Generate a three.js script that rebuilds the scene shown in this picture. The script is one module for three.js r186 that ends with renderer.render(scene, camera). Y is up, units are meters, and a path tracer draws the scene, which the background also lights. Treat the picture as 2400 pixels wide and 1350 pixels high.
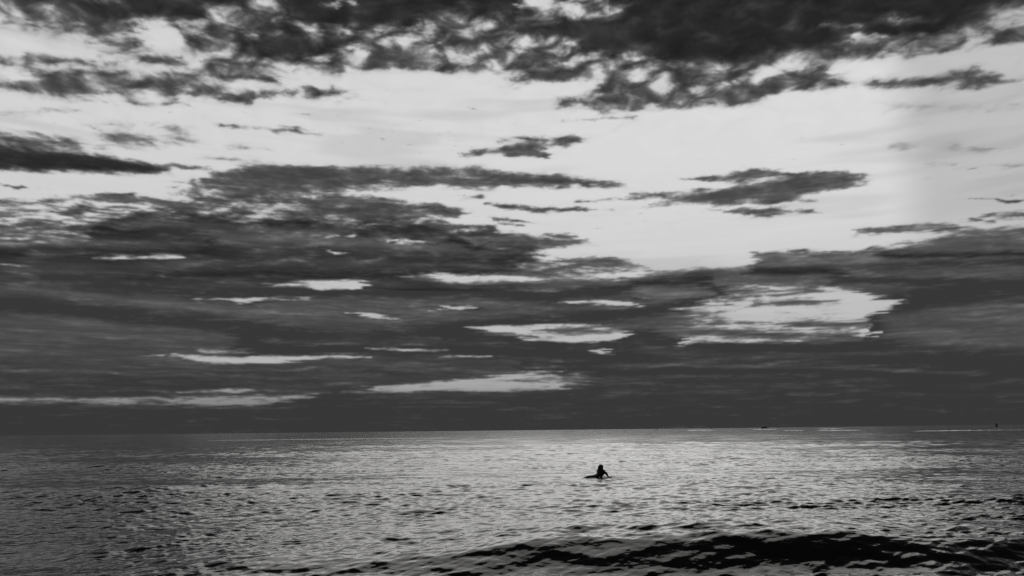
import * as THREE from 'three';
import { mergeGeometries } from 'three/addons/utils/BufferGeometryUtils.js';
import { MarchingCubes } from 'three/addons/objects/MarchingCubes.js';
import { RoundedBoxGeometry } from 'three/addons/geometries/RoundedBoxGeometry.js';

const rad = Math.PI / 180;
const clamp = (v, a, b) => v < a ? a : v > b ? b : v;
const smooth = (a, b, v) => { const t = clamp((v - a) / (b - a), 0, 1); return t * t * (3 - 2 * t); };
const mix = (a, b, t) => a + (b - a) * t;
const toLinear = (c) => { const s = c / 255; return s <= 0.04045 ? s / 12.92 : ((s + 0.055) / 1.055) ** 2.4; };
function random(seed) {
  let s = seed >>> 0;
  return () => { s = (s + 0x6D2B79F5) >>> 0; let t = Math.imul(s ^ (s >>> 15), 1 | s); t = (t + Math.imul(t ^ (t >>> 7), 61 | t)) ^ t; return ((t ^ (t >>> 14)) >>> 0) / 4294967296; };
}

// ---------------------------------------------------------------- camera, exposure, sun
const scene = new THREE.Scene();
const EYE = 2.6;                                         // eye height above the water, standing on the shore
const camera = new THREE.PerspectiveCamera(2 * Math.atan(675 / 1850) / rad, 1024 / 576, 0.1, 60000);
camera.position.set(0, EYE, 0);
camera.rotation.order = 'YXZ';
camera.rotation.set(10.22 * rad, 0, -0.62 * rad);
const renderer = new THREE.WebGLRenderer({ antialias: true });
renderer.toneMapping = THREE.LinearToneMapping;
renderer.toneMappingExposure = 1.0;
renderer.shadowMap.enabled = true;

// the low sun is veiled by the cloud sheet at the right: weak and very broad
const SUN = { az: 5, el: 32, power: 0.63, wide: 99 };
const sun = new THREE.DirectionalLight(new THREE.Color(1, 0.985, 0.96), SUN.power);
sun.position.set(Math.sin(SUN.az * rad) * Math.cos(SUN.el * rad), Math.sin(SUN.el * rad), -Math.cos(SUN.az * rad) * Math.cos(SUN.el * rad)).multiplyScalar(200);
sun.castShadow = true;
sun.shadow.radius = SUN.wide;
sun.shadow.mapSize.set(2048, 2048);
Object.assign(sun.shadow.camera, { left: -120, right: 120, top: 120, bottom: -120, near: 1, far: 500 });
scene.add(sun, sun.target);

// ---------------------------------------------------------------- sky: air and cloud banks, in degrees of azimuth and elevation
const hash = new Uint16Array(1024);
{ const r = random(77); for (let i = 0; i < 512; i++) hash[i] = i; for (let i = 511; i > 0; i--) { const j = Math.floor(r() * (i + 1)); [hash[i], hash[j]] = [hash[j], hash[i]]; } for (let i = 0; i < 512; i++) hash[i + 512] = hash[i]; }
const gradX = new Float32Array(512), gradY = new Float32Array(512);
for (let i = 0; i < 512; i++) { gradX[i] = Math.cos(i * 2.39996); gradY[i] = Math.sin(i * 2.39996); }
function noise(x, y) {                                   // gradient noise, about -0.7 .. 0.7
  const xi = Math.floor(x), yi = Math.floor(y), fx = x - xi, fy = y - yi;
  const X = xi & 511, Y = yi & 511, X1 = (X + 1) & 511, Y1 = (Y + 1) & 511;
  const a = hash[X + hash[Y]], b = hash[X1 + hash[Y]], c = hash[X + hash[Y1]], d = hash[X1 + hash[Y1]];
  const u = fx * fx * fx * (fx * (fx * 6 - 15) + 10), v = fy * fy * fy * (fy * (fy * 6 - 15) + 10);
  const na = gradX[a] * fx + gradY[a] * fy, nb = gradX[b] * (fx - 1) + gradY[b] * fy;
  const nc = gradX[c] * fx + gradY[c] * (fy - 1), nd = gradX[d] * (fx - 1) + gradY[d] * (fy - 1);
  return mix(mix(na, nb, u), mix(nc, nd, u), v);
}
function fbm(x, y, octaves, gain = 0.55) {
  let s = 0, a = 1, t = 0;
  for (let o = 0; o < octaves; o++) { s += a * noise(x, y); t += a; a *= gain; x = x * 2.03 + 17.3; y = y * 2.03 + 9.1; }
  return s / t * 1.75;
}
function billow(x, y, octaves, gain = 0.55) {
  let s = 0, a = 1, t = 0;
  for (let o = 0; o < octaves; o++) { s += a * (0.52 - 1.9 * Math.abs(noise(x, y))); t += a; a *= gain; x = x * 2.07 + 5.7; y = y * 2.07 + 31.1; }
  return s / t * 1.4;
}

const SKY_W = 4096, SKY_H = 3072, DEG = SKY_W / 360, DEGV = SKY_H / 180;
const AZ0 = -46, AZ1 = 46, EL1 = 36;                    // the part of the sky whose banks are set one by one
const CW = Math.round((AZ1 - AZ0) * DEG), CH = Math.round(EL1 * DEGV);
const bankD = new Float32Array(CW * CH), bankGain = new Float32Array(CW * CH).fill(0.25), bankTone = new Float32Array(CW * CH);
const warpA = new Float32Array(CW * CH), warpE = new Float32Array(CW * CH);
for (let j = 0; j < CH; j++) for (let i = 0; i < CW; i++) {
  const az = AZ0 + (i + 0.5) / DEG, el = (j + 0.5) / DEGV, k = j * CW + i, s = clamp(el / 18, 0.42, 1.3);
  warpA[k] = s * (1.3 * fbm(az * 0.35 + 3, el * 0.8 + 7, 3) + 1.3 * fbm(az * 1.1 + 40, el * 3.4, 5, 0.7)) + 3.4 * smooth(16, 8, el) * fbm(az * 0.12 + 70, el * 5.5, 4, 0.6);
  warpE[k] = s * (0.26 * fbm(az * 0.3 + 91, el * 0.7 + 33, 3) + 0.34 * fbm(az * 0.9 + 12, el * 2.8 + 60, 5, 0.65));
  bankD[k] = -1.25;
}
// one bank: how thick it is, how soft its rim, how broken its body, its own grey (0: as its height), then [azimuth, top, base] along it
function bank(value, soft, gain, tone, line) {
  if (value < -0.9 && line[0][1] < 12) { value += 0.4; gain = Math.max(gain, 0.55); }         // windows low down are partly veiled
  if (value > 0 && tone === 0 && line[0][1] > 20) { value = value * 0.8 - 0.42; gain += 0.25; }  // heaps overhead are loose
  const wide = value > 0 ? 3.2 : 2.2, deep = value > 0 ? 0.7 : 1, a0 = line[0][0], a1 = line[line.length - 1][0];
  let lo = 1e9, hi = -1e9;
  for (const p of line) { lo = Math.min(lo, p[2]); hi = Math.max(hi, p[1]); }
  const i0 = Math.max(0, Math.floor((a0 - 2 - AZ0) * DEG)), i1 = Math.min(CW - 1, Math.ceil((a1 + 2 - AZ0) * DEG));
  const j0 = Math.max(0, Math.floor((lo - 1.2) * DEGV)), j1 = Math.min(CH - 1, Math.ceil((hi + 1.2) * DEGV));
  for (let j = j0; j <= j1; j++) for (let i = i0; i <= i1; i++) {
    const k = j * CW + i, az = AZ0 + (i + 0.5) / DEG + warpA[k] * 0.5, el = (j + 0.5) / DEGV + warpE[k] * 0.5;
    const end = Math.min(az - a0, a1 - az) * 0.5 + soft * wide * 0.15;
    if (end < -soft * wide) continue;
    let n = 0; while (n < line.length - 2 && line[n + 1][0] < az) n++;
    const p = line[n], q = line[n + 1], t = clamp((az - p[0]) / (q[0] - p[0]), 0, 1), f = t * t * (3 - 2 * t) * 0.5 + t * 0.5;
    const inside = Math.min(mix(p[1], q[1], f) - el, el - mix(p[2], q[2], f), end);
    const c = smooth(-soft * wide, soft * wide * deep, inside);
    if (c <= 0) continue;
    bankD[k] = mix(bankD[k], value, c); bankGain[k] = mix(bankGain[k], gain, c);
    bankTone[k] = mix(bankTone[k], tone, c);
  }
}
// value soft gain tone(0=auto) | x top bot ; ...
// stratus deck on the left, centre and right, down to the horizon
bank(1.25, 0.217, .45, 0, [[-46.74, 11.30, -3.57], [-39.95, 12.20, -4.05], [-33.82, 13.21, -4.44], [-31.53, 13.40, -4.57], [-27.94, 14.19, -4.77], [-24.06, 14.66, -4.95], [-20.20, 14.91, -5.12], [-17.91, 14.94, -5.21], [-15.55, 14.94, -5.29], [-11.00, 15.13, -5.42], [-7.88, 14.74, -5.50], [-4.73, 14.24, -5.56], [-1.55, 14.04, -5.60], [0.35, 12.85, -5.63], [2.24, 12.14, -5.64], [4.10, 10.77, -5.65], [8.77, 10.78, -5.65], [11.23, 11.04, -5.64], [13.05, 11.09, -5.62], [16.59, 10.88, -5.58], [18.33, 11.02, -5.55], [21.15, 11.09, -5.49], [23.88, 11.25, -5.43], [26.53, 11.63, -5.35], [29.05, 11.72, -5.27], [31.44, 11.68, -5.18], [33.73, 11.68, -5.09], [39.91, 11.35, -4.81], [46.68, 10.41, -4.43]]);
// layers within the deck, lighter and darker
bank(1.2, 0.279, .45, 58, [[-28.44, 14.10, 12.88], [-24.06, 14.63, 13.22], [-18.48, 14.90, 13.73], [-9.45, 15.16, 14.31], [-6.31, 14.74, 14.38]]);
bank(1.15, 0.310, .5, 88, [[-20.69, 13.57, 12.70], [-15.52, 14.05, 12.71], [-6.30, 13.92, 12.53], [-0.60, 13.78, 12.61], [1.31, 13.30, 12.83]]);
bank(1.2, 0.310, .45, 60, [[-46.50, 9.37, 8.30], [-37.81, 10.59, 9.37], [-28.96, 11.31, 9.95], [-18.37, 12.41, 10.94], [-6.29, 12.53, 11.30], [0.02, 12.17, 11.43]]);
bank(1.15, 0.372, .4, 80, [[-46.37, 8.30, 7.23], [-35.61, 9.21, 8.07], [-31.20, 9.49, 8.29], [-23.18, 9.22, 7.80], [-12.38, 9.66, 6.94], [-1.58, 9.77, 7.76], [3.13, 9.40, 8.16], [12.39, 10.01, 8.65]]);
bank(1.2, 0.279, .45, 66, [[-18.10, 6.53, 5.79], [-9.30, 6.83, 6.01], [3.06, 6.31, 5.64], [9.21, 6.48, 5.72]]);
bank(1.1, 0.155, .5, 98, [[9.36, 10.08, 9.53], [12.38, 9.83, 9.28], [17.08, 9.45, 9.04]]);
bank(1.1, 0.248, .4, 94, [[18.36, 11.55, 11.02], [20.62, 11.43, 10.68], [22.80, 11.18, 10.61], [24.12, 10.94, 10.66]]);
bank(1.15, 0.124, .4, 104, [[23.33, 11.13, 10.99], [27.70, 10.66, 10.55], [31.31, 10.39, 10.26], [35.71, 9.93, 9.78], [46.41, 8.49, 8.36]]);
bank(1.25, 0.248, .35, 62, [[22.78, 11.01, 10.44], [26.44, 10.63, 9.88], [31.28, 10.12, 9.38], [37.71, 9.36, 8.62], [46.35, 8.06, 7.42]]);
bank(1.1, 0.217, .4, 86, [[23.53, 10.31, 9.91], [27.63, 9.81, 9.43], [33.46, 9.23, 8.87], [37.63, 8.72, 8.38], [46.28, 7.50, 7.20]]);
bank(1.15, 0.496, .35, 76, [[24.87, 7.48, 5.52], [28.69, 8.01, 4.49], [33.31, 7.84, 3.97], [39.39, 7.18, 3.60], [46.12, 6.35, 3.14]]);
bank(1.3, 0.310, .35, 66, [[9.20, 6.02, 4.96], [15.11, 5.53, 4.55], [22.06, 5.23, 4.24], [25.92, 4.84, 4.34]]);
bank(1.1, 0.186, .45, 80, [[1.48, 4.55, 4.31], [9.14, 4.66, 4.29], [20.63, 4.12, 3.83], [30.59, 3.31, 3.04]]);
// mottled fringe of the deck
bank(.1, 0.310, 1, 0, [[-23.35, 16.34, 14.65], [-21.41, 16.39, 14.82], [-18.54, 16.15, 14.69], [-15.60, 16.13, 14.79], [-12.57, 16.36, 14.95], [-9.47, 15.82, 14.91]]);
bank(.05, 0.248, 1, 0, [[-39.99, 12.61, 10.82], [-33.83, 13.42, 11.56], [-32.47, 13.47, 11.77], [-31.10, 13.83, 12.13], [-29.17, 14.02, 12.50], [-28.42, 13.97, 13.56]]);
bank(.5, 0.186, .8, 0, [[-19.67, 15.71, 14.67], [-17.36, 15.89, 14.77], [-14.40, 16.20, 14.95], [-11.65, 16.34, 15.08]]);
bank(-.2, 0.155, .9, 0, [[-19.71, 16.35, 15.94], [-17.10, 16.55, 16.20], [-13.81, 16.83, 16.47], [-12.59, 17.01, 16.66]]);
// wedge of clear sky in the middle
bank(-1.2, 0.124, .5, 0, [[-7.83, 11.13, 11.01], [-6.28, 11.27, 10.84], [-5.03, 11.31, 10.67], [-2.20, 11.26, 10.64], [1.28, 11.35, 10.67], [3.17, 11.62, 10.76], [6.32, 11.94, 10.77], [8.83, 12.30, 10.84], [9.45, 12.28, 11.06]]);
bank(1.1, 0.093, .4, 0, [[-7.36, 10.92, 10.86], [-6.74, 11.05, 10.81], [-5.96, 11.00, 10.81], [-5.28, 10.85, 10.82]]);
bank(1.1, 0.124, .6, 0, [[-0.15, 11.37, 11.24], [1.28, 11.47, 11.07], [3.17, 11.32, 10.98], [4.73, 11.12, 10.91], [5.92, 10.97, 10.91]]);
bank(1.0, 0.124, .6, 0, [[3.18, 12.15, 12.09], [4.77, 12.39, 11.80], [5.71, 12.39, 11.53], [6.96, 12.19, 11.46], [8.19, 11.90, 11.50], [9.78, 11.47, 11.41]]);
bank(.2, 0.124, .8, 0, [[0.34, 11.98, 11.61], [2.86, 11.88, 11.38], [5.38, 11.69, 11.32], [8.80, 11.45, 11.30]]);
// windows low in the deck
bank(-1.3, 0.093, .5, 0, [[-17.23, 10.19, 10.13], [-15.38, 10.50, 10.11], [-13.61, 10.60, 9.96], [-11.51, 10.72, 10.05], [-10.74, 10.43, 10.34]]);
bank(-1.0, 0.062, .5, 0, [[-22.63, 8.97, 8.91], [-20.18, 9.17, 8.97], [-19.35, 9.18, 8.86], [-17.65, 9.22, 9.02], [-14.45, 9.27, 9.24]]);
bank(-.6, 0.062, .5, 0, [[-19.75, 8.79, 8.73], [-19.33, 8.80, 8.66], [-18.71, 8.77, 8.74]]);
bank(-.15, 0.093, .9, 0, [[-17.94, 9.36, 9.12], [-16.51, 9.53, 9.21], [-14.61, 9.39, 9.24]]);
bank(-.2, 0.093, .9, 0, [[-28.22, 11.27, 11.13], [-26.73, 11.57, 11.26], [-24.67, 11.80, 11.49], [-23.34, 11.79, 11.61]]);
bank(-.3, 0.093, .8, 0, [[-33.99, 10.33, 10.20], [-33.11, 10.42, 10.29], [-32.21, 10.43, 10.38]]);
bank(-.5, 0.093, .7, 0, [[-9.27, 13.64, 13.49], [-7.56, 13.68, 13.40], [-5.67, 13.56, 13.46]]);
bank(-.4, 0.062, .7, 0, [[-13.98, 12.93, 12.81], [-12.77, 12.74, 12.47], [-11.56, 12.72, 12.60]]);
bank(-.3, 0.062, .8, 0, [[-13.71, 13.75, 13.63], [-12.50, 13.86, 13.71], [-10.98, 14.04, 13.86]]);
bank(-1.0, 0.062, .6, 0, [[-11.81, 8.40, 8.31], [-10.54, 8.43, 8.09], [-9.33, 8.32, 7.96], [-8.34, 8.03, 7.94]]);
bank(-1.1, 0.062, .5, 0, [[-5.64, 8.69, 8.60], [-4.39, 8.97, 8.66], [-2.83, 8.97, 8.69], [-2.30, 8.78, 8.75]]);
bank(-1.3, 0.093, .45, 0, [[-2.99, 7.46, 7.33], [-0.65, 7.50, 6.85], [1.53, 7.57, 6.31], [3.09, 7.55, 6.19], [5.57, 7.40, 6.14], [7.41, 7.08, 6.22], [8.50, 6.87, 6.80]]);
bank(.9, 0.093, .4, 0, [[1.06, 7.17, 7.08], [2.77, 7.27, 7.03], [4.32, 7.24, 6.81], [7.40, 6.90, 6.77]]);
bank(.6, 0.062, .4, 0, [[-2.84, 7.09, 7.02], [-0.66, 7.01, 6.85], [1.21, 6.77, 6.68]]);
bank(-1.0, 0.062, .6, 0, [[3.28, 9.15, 9.06], [5.31, 9.20, 8.89], [7.48, 9.13, 8.80], [9.46, 8.85, 8.70]]);
bank(-.6, 0.062, .6, 0, [[8.87, 9.27, 9.18], [10.24, 9.37, 9.28]]);
bank(-1.2, 0.062, .4, 0, [[5.67, 5.59, 5.53], [6.75, 5.72, 5.38], [7.26, 5.40, 5.22]]);
// large window on the right
bank(-1.3, 0.124, .5, 0, [[11.95, 5.88, 5.73], [12.61, 7.12, 5.89], [13.16, 8.58, 5.96], [14.12, 8.90, 5.99], [17.04, 8.92, 5.82], [19.88, 8.98, 5.69], [21.00, 9.16, 5.73], [22.25, 9.39, 5.75], [23.43, 9.09, 5.66], [24.25, 8.74, 5.62], [24.50, 8.61, 7.17], [25.58, 8.24, 7.49], [26.50, 7.92, 7.86]]);
bank(1.2, 0.155, .4, 0, [[11.10, 8.12, 7.70], [12.29, 8.01, 7.59], [13.48, 7.84, 7.57], [14.76, 7.57, 7.51]]);
bank(1.1, 0.093, .3, 0, [[17.45, 8.48, 8.45], [19.57, 8.59, 8.29], [20.95, 8.52, 8.24], [22.62, 8.29, 8.24]]);
bank(1.1, 0.124, .5, 0, [[18.49, 7.12, 7.07], [20.31, 7.20, 6.65], [21.94, 7.13, 6.47], [23.52, 6.95, 6.49], [24.57, 6.99, 6.60]]);
bank(1.1, 0.124, .45, 0, [[11.66, 7.19, 6.40], [14.02, 6.98, 6.41], [16.62, 6.68, 6.21], [19.14, 6.39, 5.98], [20.51, 6.20, 6.00], [23.18, 6.03, 5.92]]);
bank(.8, 0.062, .4, 0, [[12.41, 7.37, 7.22], [15.21, 7.28, 7.14], [18.07, 7.15, 7.09]]);
bank(.7, 0.062, .4, 0, [[14.38, 8.22, 8.16], [16.13, 8.16, 8.08]]);
bank(1.2, 0.093, .6, 0, [[21.03, 5.83, 5.54], [21.84, 5.87, 5.56], [22.39, 6.02, 5.65], [23.18, 6.00, 5.69], [23.82, 5.79, 5.57], [24.46, 5.70, 5.37]]);
bank(.2, 0.124, 1, 0, [[12.33, 8.74, 7.53], [12.93, 8.71, 7.38], [13.82, 8.73, 7.83], [15.30, 8.81, 8.24]]);
bank(.3, 0.124, .9, 0, [[15.35, 9.79, 9.01], [18.24, 9.73, 8.88], [21.03, 9.48, 9.07]]);
// long windows close to the sea
bank(-1.2, 0.062, .4, 0, [[-23.51, 5.14, 5.00], [-22.94, 5.27, 5.02], [-20.80, 5.15, 4.72], [-19.70, 5.15, 4.69], [-16.34, 5.27, 4.83], [-14.03, 5.33, 5.03], [-13.30, 5.34, 5.19], [-9.87, 5.30, 5.21]]);
bank(-1.0, 0.062, .4, 0, [[-21.90, 5.58, 5.53], [-21.09, 5.52, 5.32], [-19.99, 5.46, 5.32], [-18.19, 5.47, 5.41]]);
bank(-.5, 0.062, .6, 0, [[-25.14, 5.15, 5.07], [-24.11, 5.15, 5.10]]);
bank(-.7, 0.062, .5, 0, [[-10.34, 5.85, 5.79], [-8.07, 5.86, 5.68], [-5.00, 5.74, 5.68]]);
bank(-.7, 0.062, .5, 0, [[-5.00, 5.31, 5.28], [-3.15, 5.36, 5.24], [-1.85, 5.29, 5.23]]);
bank(-1.2, 0.093, .4, 0, [[-9.83, 3.16, 2.92], [-7.43, 3.37, 2.79], [-5.30, 3.54, 2.78], [-3.15, 3.68, 2.80], [-0.68, 3.96, 2.77], [1.48, 4.25, 2.81], [3.02, 4.29, 2.82], [3.55, 3.00, 2.85]]);
bank(-.5, 0.093, .5, 0, [[-11.90, 2.83, 2.72], [-9.23, 2.92, 2.74], [-8.03, 2.98, 2.80]]);
bank(.3, 0.186, .4, 0, [[1.04, 3.70, 3.58], [1.94, 3.93, 3.38], [3.32, 3.98, 3.18], [4.86, 4.07, 3.22]]);
bank(-.45, 0.093, .6, 0, [[-28.26, 2.17, 1.98], [-25.08, 2.38, 1.91], [-22.51, 2.40, 1.81], [-20.11, 2.50, 1.75], [-17.92, 2.62, 1.87], [-16.51, 2.51, 2.10], [-13.36, 2.72, 2.57]]);
bank(-.0, 0.155, .7, 0, [[-38.88, 2.14, 1.90], [-32.84, 2.38, 1.99], [-30.62, 2.51, 2.01], [-28.76, 2.43, 1.95], [-26.82, 2.28, 1.96]]);
bank(-.7, 0.062, .5, 0, [[-22.53, 2.74, 2.68], [-20.67, 2.89, 2.72], [-19.59, 2.99, 2.67], [-18.21, 2.94, 2.85]]);
// dark tongue at the left edge
bank(1.3, 0.155, .35, 40, [[-47.31, 15.75, 13.00], [-40.50, 17.21, 14.62], [-34.24, 17.73, 16.03], [-32.86, 17.72, 16.28], [-31.20, 17.79, 16.45], [-29.49, 17.95, 16.65], [-28.48, 17.89, 16.76], [-27.18, 17.67, 16.90], [-26.12, 17.56, 17.04], [-24.65, 17.52, 17.32]]);
bank(.9, 0.093, .6, 0, [[-25.06, 17.55, 17.25], [-23.99, 17.77, 17.54], [-22.34, 17.81, 17.70], [-21.78, 17.82, 17.79]]);
bank(.2, 0.186, .95, 0, [[-40.56, 17.67, 16.39], [-34.29, 18.23, 17.55], [-31.99, 18.50, 17.59], [-29.55, 18.56, 17.93], [-28.51, 18.24, 17.97]]);
bank(-.1, 0.279, 1, 0, [[-28.71, 19.18, 18.27], [-26.28, 19.66, 18.65], [-24.40, 19.81, 18.93], [-22.46, 19.78, 19.50]]);
bank(-.45, 0.186, 1, 0, [[-30.15, 19.74, 19.43], [-27.11, 20.16, 19.70], [-23.60, 20.22, 20.03]]);
bank(-.35, 0.186, 1, 0, [[-22.94, 18.48, 18.20], [-20.41, 18.76, 18.36], [-17.49, 18.74, 18.39]]);
bank(-.4, 0.155, 1, 0, [[-20.46, 19.64, 19.21], [-18.72, 19.73, 19.33], [-17.53, 19.64, 19.43]]);
bank(.8, 0.077, .5, 0, [[-20.95, 20.74, 20.69], [-18.78, 20.84, 20.72], [-17.29, 20.90, 20.64], [-15.79, 20.97, 20.68], [-14.50, 20.79, 20.73]]);
bank(.2, 0.062, .6, 0, [[-17.16, 21.14, 21.03], [-16.10, 21.21, 21.09], [-14.94, 21.13, 21.01]]);
// broken bank in the middle
bank(.75, 0.186, .85, 0, [[-23.36, 16.45, 16.06], [-21.47, 17.39, 16.34], [-19.79, 17.90, 16.40], [-17.18, 18.33, 16.55], [-13.87, 18.51, 16.83], [-12.64, 18.53, 17.13], [-9.52, 18.71, 17.42], [-6.35, 18.84, 17.67], [-3.78, 18.86, 17.46], [-1.52, 18.68, 17.41], [-0.55, 18.44, 17.59], [3.32, 18.28, 17.46], [4.60, 18.03, 17.54], [5.87, 17.77, 17.50], [7.96, 17.52, 17.46]]);
bank(1.1, 0.155, .5, 0, [[-20.33, 17.36, 16.64], [-18.63, 17.95, 16.70], [-16.28, 18.26, 16.79], [-13.86, 18.31, 17.01], [-12.32, 18.34, 17.39], [-10.77, 18.36, 17.52]]);
bank(1.0, 0.155, .6, 0, [[-15.00, 16.22, 15.42], [-12.58, 16.51, 15.16], [-11.04, 16.61, 15.19], [-9.48, 16.49, 15.25], [-7.59, 16.30, 15.27], [-5.37, 16.38, 15.37], [-4.35, 15.93, 15.41], [-2.98, 15.70, 15.63]]);
bank(.6, 0.093, .8, 0, [[-7.10, 14.94, 14.76], [-4.73, 14.92, 14.61], [-1.55, 14.65, 14.59]]);
bank(1.0, 0.155, .5, 0, [[-3.93, 14.00, 13.73], [-2.50, 14.10, 13.17], [0.04, 14.15, 13.07], [1.95, 13.96, 13.10], [3.54, 13.71, 13.19], [5.43, 13.57, 13.48]]);
bank(.4, 0.062, .7, 0, [[2.27, 14.08, 13.99], [4.81, 13.96, 13.80]]);
bank(.8, 0.077, .6, 0, [[-1.70, 16.31, 16.19], [0.07, 16.18, 15.84], [2.95, 16.00, 15.73], [4.22, 15.91, 15.72], [7.23, 15.71, 15.64]]);
bank(.5, 0.077, .8, 0, [[5.03, 16.34, 16.28], [7.73, 16.44, 16.29], [9.62, 16.56, 16.32], [11.96, 16.65, 16.38]]);
bank(.3, 0.077, .8, 0, [[-1.38, 15.30, 15.14], [0.22, 15.22, 15.04], [1.65, 14.99, 14.92]]);
bank(.3, 0.062, .8, 0, [[-1.07, 14.86, 14.74], [0.85, 14.78, 14.69]]);
bank(.2, 0.093, .8, 0, [[-3.78, 16.85, 16.67], [-2.17, 16.83, 16.65]]);
// small clouds in the clear sky
bank(.9, 0.124, .6, 0, [[-3.62, 19.85, 19.79], [-1.51, 20.19, 19.98], [0.12, 20.45, 19.97], [1.42, 20.55, 19.92], [2.00, 20.45, 20.03]]);
bank(.8, 0.093, .7, 0, [[-0.21, 19.98, 19.77], [1.41, 19.92, 19.65], [3.03, 19.80, 19.56]]);
bank(.9, 0.124, .7, 0, [[2.72, 20.74, 20.44], [3.71, 21.01, 20.35], [4.84, 21.03, 20.46], [5.83, 20.69, 20.60]]);
bank(.2, 0.124, .9, 0, [[-0.85, 21.00, 20.70], [1.10, 21.07, 20.65], [3.05, 20.97, 20.67]]);
bank(.2, 0.077, .8, 0, [[4.38, 22.08, 21.96], [6.01, 22.19, 21.99], [9.23, 22.10, 22.01]]);
bank(.4, 0.046, .5, 0, [[-3.29, 23.10, 23.04], [-3.00, 23.13, 22.98], [-2.67, 23.10, 23.07]]);
bank(1.1, 0.108, .4, 0, [[-31.21, 14.59, 14.51], [-29.26, 15.07, 14.74], [-27.77, 15.28, 14.95], [-25.97, 15.38, 15.08], [-24.10, 15.33, 15.11], [-22.87, 15.22, 15.14]]);
bank(.8, 0.062, .5, 0, [[-28.65, 15.31, 15.25], [-27.78, 15.47, 15.36], [-26.63, 15.53, 15.47]]);
bank(.15, 0.186, .9, 0, [[-30.43, 14.46, 14.03], [-27.74, 14.90, 14.19], [-25.40, 14.83, 14.55]]);
bank(1.0, 0.124, .5, 0, [[-38.15, 13.82, 13.24], [-35.02, 14.23, 13.77], [-33.92, 14.34, 13.93], [-32.55, 14.38, 14.20], [-31.67, 14.45, 14.37]]);
bank(.3, 0.093, .6, 0, [[-34.95, 13.52, 13.26], [-33.19, 13.79, 13.53], [-32.14, 13.86, 13.75]]);
bank(.8, 0.062, .5, 0, [[-33.68, 15.18, 15.13], [-33.33, 15.26, 15.16], [-32.87, 15.31, 15.26]]);
// slanting cloud on the right
bank(1.1, 0.155, .35, 0, [[10.69, 16.04, 15.89], [13.33, 16.37, 15.81], [15.76, 16.62, 15.71], [17.55, 16.69, 15.46], [18.72, 16.72, 15.41], [20.18, 16.91, 15.67], [22.17, 17.02, 15.83], [23.27, 16.88, 15.92], [23.93, 16.59, 16.03], [24.91, 16.40, 16.32]]);
bank(.8, 0.093, .4, 0, [[22.39, 16.33, 15.99], [23.48, 16.19, 15.97], [24.87, 15.93, 15.87]]);
bank(.9, 0.108, .6, 0, [[12.93, 17.57, 17.51], [15.21, 17.50, 17.26], [16.87, 17.67, 17.02], [17.91, 17.68, 17.07], [18.78, 17.53, 17.12], [19.78, 17.27, 17.16], [21.19, 17.08, 17.02]]);
bank(.8, 0.093, .5, 0, [[15.12, 15.85, 15.55], [17.49, 15.87, 15.44], [20.07, 15.47, 15.33], [21.52, 15.20, 15.14]]);
bank(.6, 0.093, .5, 0, [[9.00, 16.71, 16.56], [11.50, 16.71, 16.50], [13.95, 16.65, 16.39]]);
bank(.9, 0.093, .5, 0, [[14.33, 15.28, 15.22], [16.86, 15.16, 14.81], [18.02, 15.03, 14.53], [19.46, 14.89, 14.52], [21.27, 14.50, 14.45]]);
bank(.8, 0.124, .6, 0, [[24.41, 12.82, 12.73], [26.64, 12.84, 12.46], [28.41, 12.84, 12.30], [29.86, 12.52, 12.03], [31.49, 12.11, 11.71], [33.76, 11.89, 11.06]]);
bank(.0, 0.093, 1, 0, [[30.74, 12.91, 12.70], [31.90, 12.71, 12.45]]);
bank(.6, 0.124, .9, 0, [[32.27, 12.93, 12.72], [33.86, 12.86, 12.51], [38.09, 12.53, 11.80]]);
bank(.0, 0.062, 1, 0, [[30.03, 14.25, 14.17], [31.69, 14.05, 13.95], [33.72, 13.59, 13.39]]);
bank(.9, 0.186, .4, 92, [[17.58, 11.88, 11.61], [19.24, 11.84, 11.49], [21.19, 11.70, 11.21], [23.63, 11.50, 10.94], [24.95, 11.43, 10.98]]);
// banded cloud top left
bank(.95, 0.186, .65, 0, [[-35.46, 20.86, 20.66], [-34.58, 21.13, 20.85], [-33.23, 21.62, 20.99], [-31.59, 22.06, 20.97], [-29.88, 22.43, 21.21], [-27.31, 22.71, 21.84], [-25.20, 23.28, 22.39], [-23.24, 23.11, 22.51], [-19.77, 22.93, 22.57]]);
bank(.5, 0.186, .85, 0, [[-32.82, 22.29, 21.84], [-29.93, 22.99, 22.27], [-26.31, 23.60, 23.13], [-24.69, 23.84, 23.23], [-21.31, 24.23, 23.60], [-17.77, 24.45, 23.86]]);
bank(.45, 0.217, .85, 0, [[-40.99, 21.35, 20.44], [-34.74, 22.72, 22.06], [-33.39, 23.19, 22.37], [-31.71, 23.33, 22.80], [-30.22, 23.45, 23.25]]);
bank(.25, 0.186, .95, 0, [[-25.16, 22.77, 22.18], [-22.39, 23.18, 22.41], [-19.50, 23.41, 22.49], [-17.71, 23.41, 23.02]]);
bank(.25, 0.155, .9, 0, [[-28.25, 21.35, 21.03], [-25.90, 21.76, 21.35], [-23.72, 21.95, 21.73]]);
bank(-.3, 0.155, 1, 0, [[-34.47, 20.01, 19.46], [-32.60, 20.00, 19.62], [-30.70, 20.36, 20.28]]);
bank(-.25, 0.186, 1, 0, [[-29.81, 24.57, 24.27], [-27.53, 25.39, 24.72], [-26.72, 25.30, 25.02]]);
bank(-.1, 0.186, 1, 0, [[-29.02, 24.34, 24.01], [-27.47, 24.72, 24.30], [-26.27, 24.83, 24.57]]);
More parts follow.
